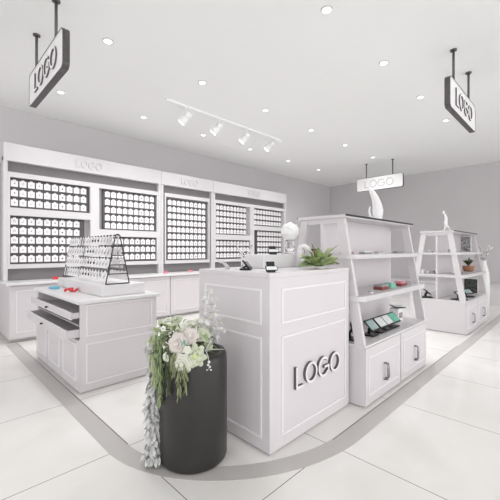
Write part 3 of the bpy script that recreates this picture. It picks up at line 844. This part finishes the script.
fl = [
    (195, 356, 2.70, .066, 'rose3', (-.6, -.75, .1), 'large open green-white rose at the front right of the bouquet', True),
    (182, 364, 2.68, .055, 'rose', (-.75, -.5, -.1), 'cream rose hanging lowest over the planter rim', False),
    (190, 336, 2.78, .048, 'rose2', (-.6, -.6, .6), 'round blush-white rose in the middle of the bouquet', False),
    (177, 344, 2.72, .058, 'rose2', (-.9, -.4, .3), 'pale blush rose at the left of the round one', False),
    (203, 334, 2.86, .045, 'rose3', (-.3, -.7, .7), 'soft green-white rose behind the large open one', False),
    (187, 325, 2.90, .040, 'rose', (-.5, -.5, .9), 'small cream rose at the top of the bouquet', False),
    (166, 357, 2.72, .026, 'rose', (-.9, -.2, .1), 'tiny cream bud at the left above the green strands', False),
    (187, 350, 2.64, .022, 'rose', (-.7, -.7, .1), 'tiny cream bud between the two front roses', False),
    (172, 327, 2.90, .034, 'rose3', (-.8, -.2, .8), 'pale green flower at the upper left of the bouquet', False),
    (178, 334, 2.84, .034, 'rose', (-.8, -.4, .8), 'small cream flower above the blush rose', False),
    (163, 338, 2.88, .036, 'rose3', (-.9, -.1, .5), 'pale green flower at the far left of the bouquet', False),
    (167, 321, 2.96, .030, 'rose', (-.8, -.1, .8), 'small cream flower at the topmost left of the bouquet', False),
    (176, 320, 2.98, .042, 'rose3', (-.6, -.2, .9), 'pale green open flower at the top centre left of the bouquet', False),
    (158, 330, 2.92, .026, 'rose', (-.9, .2, .5), 'tiny cream flower at the leftmost top edge of the bouquet', False),
    (199, 322, 2.96, .038, 'rose', (-.2, -.6, .9), 'cream flower at the top beside the orchid spray', False),
    (209, 345, 2.84, .030, 'rose3', (.1, -.8, .5), 'small pale green flower at the right planter rim', False),
]
for px, py, S, r, m_, n, lab, star in fl:
    rose(Pt(px, py, S), n, r*1.18, m_, lab, layers=5 if r > .03 else 3, star=star)

# leaves backing the bouquet
t = thing('leaf_spray', Pt(184, 345, 2.92), 'pale and dark green leaves filling the bouquet between the roses', 'foliage')
mb = MB()
for i in range(150):
    b = Pt(random.uniform(156, 208), random.uniform(324, 352), random.uniform(2.82, 3.0))
    a = random.uniform(0, 2*PI); e = random.uniform(-.2, 1.1)
    leaf_grid(mb, b, (math.cos(a)*math.cos(e)-.25, math.sin(a)*math.cos(e)-.25, math.sin(e)), random.uniform(.04, .09), random.uniform(.018, .032), random.uniform(.0, .04), random.choice(['leafp', 'leaf', 'leafp', 'leafd']), 5, random.uniform(-.6, .6))
mb.build('leaves', t)
t = thing('cream_leaf_spray', Pt(196, 326, 2.94), 'broad cream petals standing up at the top of the bouquet', 'foliage')
mb = MB()
for px, py, dx, dz in ((184, 328, .05, .06), (193, 326, .09, .05), (198, 322, -.03, .06), (176, 322, -.05, .06), (203, 330, .06, .05), (190, 320, .02, .05)):
    leaf_grid(mb, Pt(px-2, py+6, 2.9), (q.x*dx*1.6-.02, q.y*dx*1.6-.02, dz), .065, .045, .006, 'rose', 6, .5)
mb.build('petals', t)
t = thing('teal_blossom', Pt(184, 345, 2.66), 'tiny teal blossom between the roses', 'flower')
mb = MB()
for i in range(5):
    a = i*2*PI/5
    leaf_grid(mb, Pt(184, 343, 2.655), (q.x*math.cos(a)-.25, q.y*math.cos(a)-.25, math.sin(a)), .026, .016, .0, 'teal', 4)
mb.build('petals', t)

# hanging green strands
def strand(px, py0, py1, S, wpx, label, m_='olive', n=120, name='hanging_strand'):
    top = Pt(px, py0, S)
    t = thing(name, top, label, 'foliage', 'green strands hanging from the bouquet')
    pts = [Pt(px + 1.0*math.sin(k*.9), py0 + (py1-py0)*k/8, S) for k in range(9)]
    MB().tube(pts, .003, m_, 6).build('stem', t)
    mb = MB()
    w = wpx*S/473.8
    for i in range(n):
        f = random.random(); p = Pt(px, py0 + (py1-py0)*f, S)
        a = random.uniform(0, 2*PI); ww = w*(1-.75*f**2)*random.uniform(.1, .5)
        p += Vector((math.cos(a)*ww, math.sin(a)*ww, 0))
        leaf_grid(mb, p, (math.cos(a)*.25, math.sin(a)*.25, -1), random.uniform(.02, .05), .010, .0, m_, 4, random.uniform(-1, 1))
    mb.build('leaves', t)
strand(160, 332, 402, 2.80, 9, 'long thick green strand at the left of the planter', 'leaf', 170)
strand(155, 332, 385, 2.84, 12, 'pale green strand next to the silver garland', 'leafp', 220)
strand(168, 345, 392, 2.72, 6, 'dark green strand over the left side of the planter', 'leafd', 60)
strand(179, 362, 397, 2.66, 4.5, 'thin olive strand hanging below the lowest cream rose', 'olive', 60)
strand(185, 362, 391, 2.66, 5, 'short wide olive strand right of the thin one', 'olive', 70)
strand(173, 352, 376, 2.68, 5, 'stubby olive strand left of the thin one', 'olive', 50)

# silver garland to the floor
top = Pt(157, 345, 2.85)
t = thing('silver_garland', top, 'silvery white leaf garland trailing from the bouquet down to the floor', 'garland')
def gx(f): return 154.5 + 1.0*math.sin(f*9) - .8*f
pts = [Pt(gx(k/16), 335 + 132*k/16, 2.98 - .10*(k/16)) for k in range(17)]
MB().tube(pts, .004, 'silver', 6).build('stem', t)
mb = MB()
random.seed(3)
for i in range(900):
    f = random.random()
    p = Pt(gx(f), 338 + 132*f, 2.98 - .10*f)
    a = random.uniform(0, 2*PI); w = .034 + .014*math.sin(f*25)**2 + (.015 if f > .85 else 0)
    k = random.uniform(0, 1)*w
    p += Vector((math.cos(a)*k, math.sin(a)*k, 0))
    if p.z < .05: p.z = .05
    leaf_grid(mb, p, (math.cos(a)*.45, math.sin(a)*.45, random.uniform(-1, -.1)), random.uniform(.025, .042), random.uniform(.020, .036), .010, 'silver', 4, random.uniform(-1, 1))
mb.build('leaves', t)

# tall white orchid spray at right of bouquet
t = thing('orchid_spray', Pt(208, 345, 3.02), 'tall white orchid spray rising right of the roses against the counter', 'flower')
MB().tube([Pt(207, 352, 2.92), Pt(210, 335, 3.0), Pt(211, 318, 3.02), Pt(208, 300, 3.0), Pt(209, 290, 2.98)], .004, 'orchid', 6).build('stem', t)
random.seed(9)
for px, py, r in ((209, 291, .030), (214, 297, .030), (205, 300, .028), (211, 305, .034), (203, 312, .036), (214, 313, .040), (208, 319, .038), (219, 321, .040), (201, 324, .034), (212, 327, .042), (221, 331, .032), (204, 334, .036), (215, 338, .034)):
    mb = MB(); c = Pt(px, py, 2.93 + random.uniform(-.05, .03))
    for i in range(5):
        a = i*2*PI/5 + random.uniform(0, 1)
        leaf_grid(mb, c, (q.x*math.cos(a)-.12, q.y*math.cos(a)-.12, math.sin(a)), r, r*1.2, .0, 'orchid', 4, random.uniform(-.3, .3))
    mb.ball(c + Vector((-.004, -.004, 0)), r*.14, 'rosec', sub=1)
    mb.build('blossom', t)
# draped white leaves over right rim + baby's breath
t = thing('white_blossom_sprig', Pt(210, 368, 2.66), 'tiny white blossoms dangling on the front of the charcoal planter', 'flower')
MB().tube([Pt(205, 349, 2.70), Pt(208, 356, 2.66), Pt(209, 364, 2.655), Pt(209, 370, 2.655)], .0018, 'orchid', 5).build('stem', t)
for px, py, r in ((209, 362, .009), (208, 365, .007), (210, 367, .007), (207, 370, .005), (211, 370, .006)):
    MB().ball(Pt(px, py, 2.645), r, 'orchid', sub=1).build('blossom', t)
t = thing('white_leaf', Pt(211, 350, 2.8), 'curved white leaf resting on the right rim of the planter', 'leaf')
mb = MB(); leaf_grid(mb, Pt(205, 351, 2.78), (q.x, q.y, .12), .12, .05, .006, 'rose', 8, .3)
leaf_grid(mb, Pt(206, 352, 2.8), (q.x*.5, q.y*.5, 1), .09, .03, .0, 'orchid', 8, .3)
mb.build('leaf_blade', t)

# ------------------------------------------------------------------ right side platform and vase
t = thing('low_platform', (9.9, 1.0, 0), 'long low white platform along the right wall', 'platform')
MB().box(9.55, 10.39, -4.0, 5.9, .0, .44, 'white2').build('platform_body', t)
MB().box(9.52, 10.395, -4.02, 5.92, .44, .47, 'white2', .004).build('platform_top', t)

vc = (7.82, 1.40, .0)
t = thing('tall_white_vase', vc, 'tall pale vase of white branches just beyond the farther shelf tower', 'vase')
MB().lathe(vc, [(.07, 0), (.09, .02), (.11, .55), (.10, .85), (.05, 1.05), (.06, 1.10), (.045, 1.09)], 'frost', 28).build('vase_body', t)
for k in range(5):
    a = k*2*PI/5 + .4; e = 1.15
    d = Vector((math.cos(a)*math.cos(e), math.sin(a)*math.cos(e), math.sin(e)))
    p0 = Vector((vc[0], vc[1], 1.06)); mb = MB().tube([p0, p0 + d*.18, p0 + d*.32], .006, 'mid', 5)
    for j in range(7):
        aa = random.uniform(0, 2*PI)
        leaf_grid(mb, p0 + d*(.10+.035*j), d + Vector((math.cos(aa), math.sin(aa), 0))*.8, .09, .05, .02, 'orchid', 4, random.uniform(-1, 1))
    mb.build('branch', t)

# ------------------------------------------------------------------ light
w = bpy.data.worlds.new('daylight'); sc.world = w; w.use_nodes = True
nt = w.node_tree; bg = nt.nodes['Background']
tcw = nt.nodes.new('ShaderNodeTexCoord'); vm = nt.nodes.new('ShaderNodeVectorMath'); vm.operation = 'DOT_PRODUCT'
nt.links.new(tcw.outputs['Generated'], vm.inputs[0]); vm.inputs[1].default_value = (.35, -.85, .15)
rm = nt.nodes.new('ShaderNodeMapRange'); rm.inputs['From Min'].default_value = -1; rm.inputs['From Max'].default_value = 1
rm.inputs['To Min'].default_value = 1.0; rm.inputs['To Max'].default_value = 2.3
nt.links.new(vm.outputs['Value'], rm.inputs['Value']); nt.links.new(rm.outputs['Result'], bg.inputs['Strength'])
bg.inputs['Color'].default_value = (.985, .99, 1.0, 1)

# ------------------------------------------------------------------ camera
cd = bpy.data.cameras.new('camera'); cam = bpy.data.objects.new('camera', cd); COL.objects.link(cam)
cd.sensor_width = 36; cd.lens = 36*335/500; cd.clip_start = .05; cd.clip_end = 100
cam.location = (0, 0, 1.3); cam.rotation_euler = (PI/2, 0, -PI/4)
sc.camera = cam
sc.view_settings.view_transform = 'Standard'; sc.view_settings.look = 'None'; sc.view_settings.gamma = 1
sc.view_settings.use_curve_mapping = False
sc.view_settings.exposure = 0.15
sc.cycles.max_bounces = 10; sc.cycles.diffuse_bounces = 6
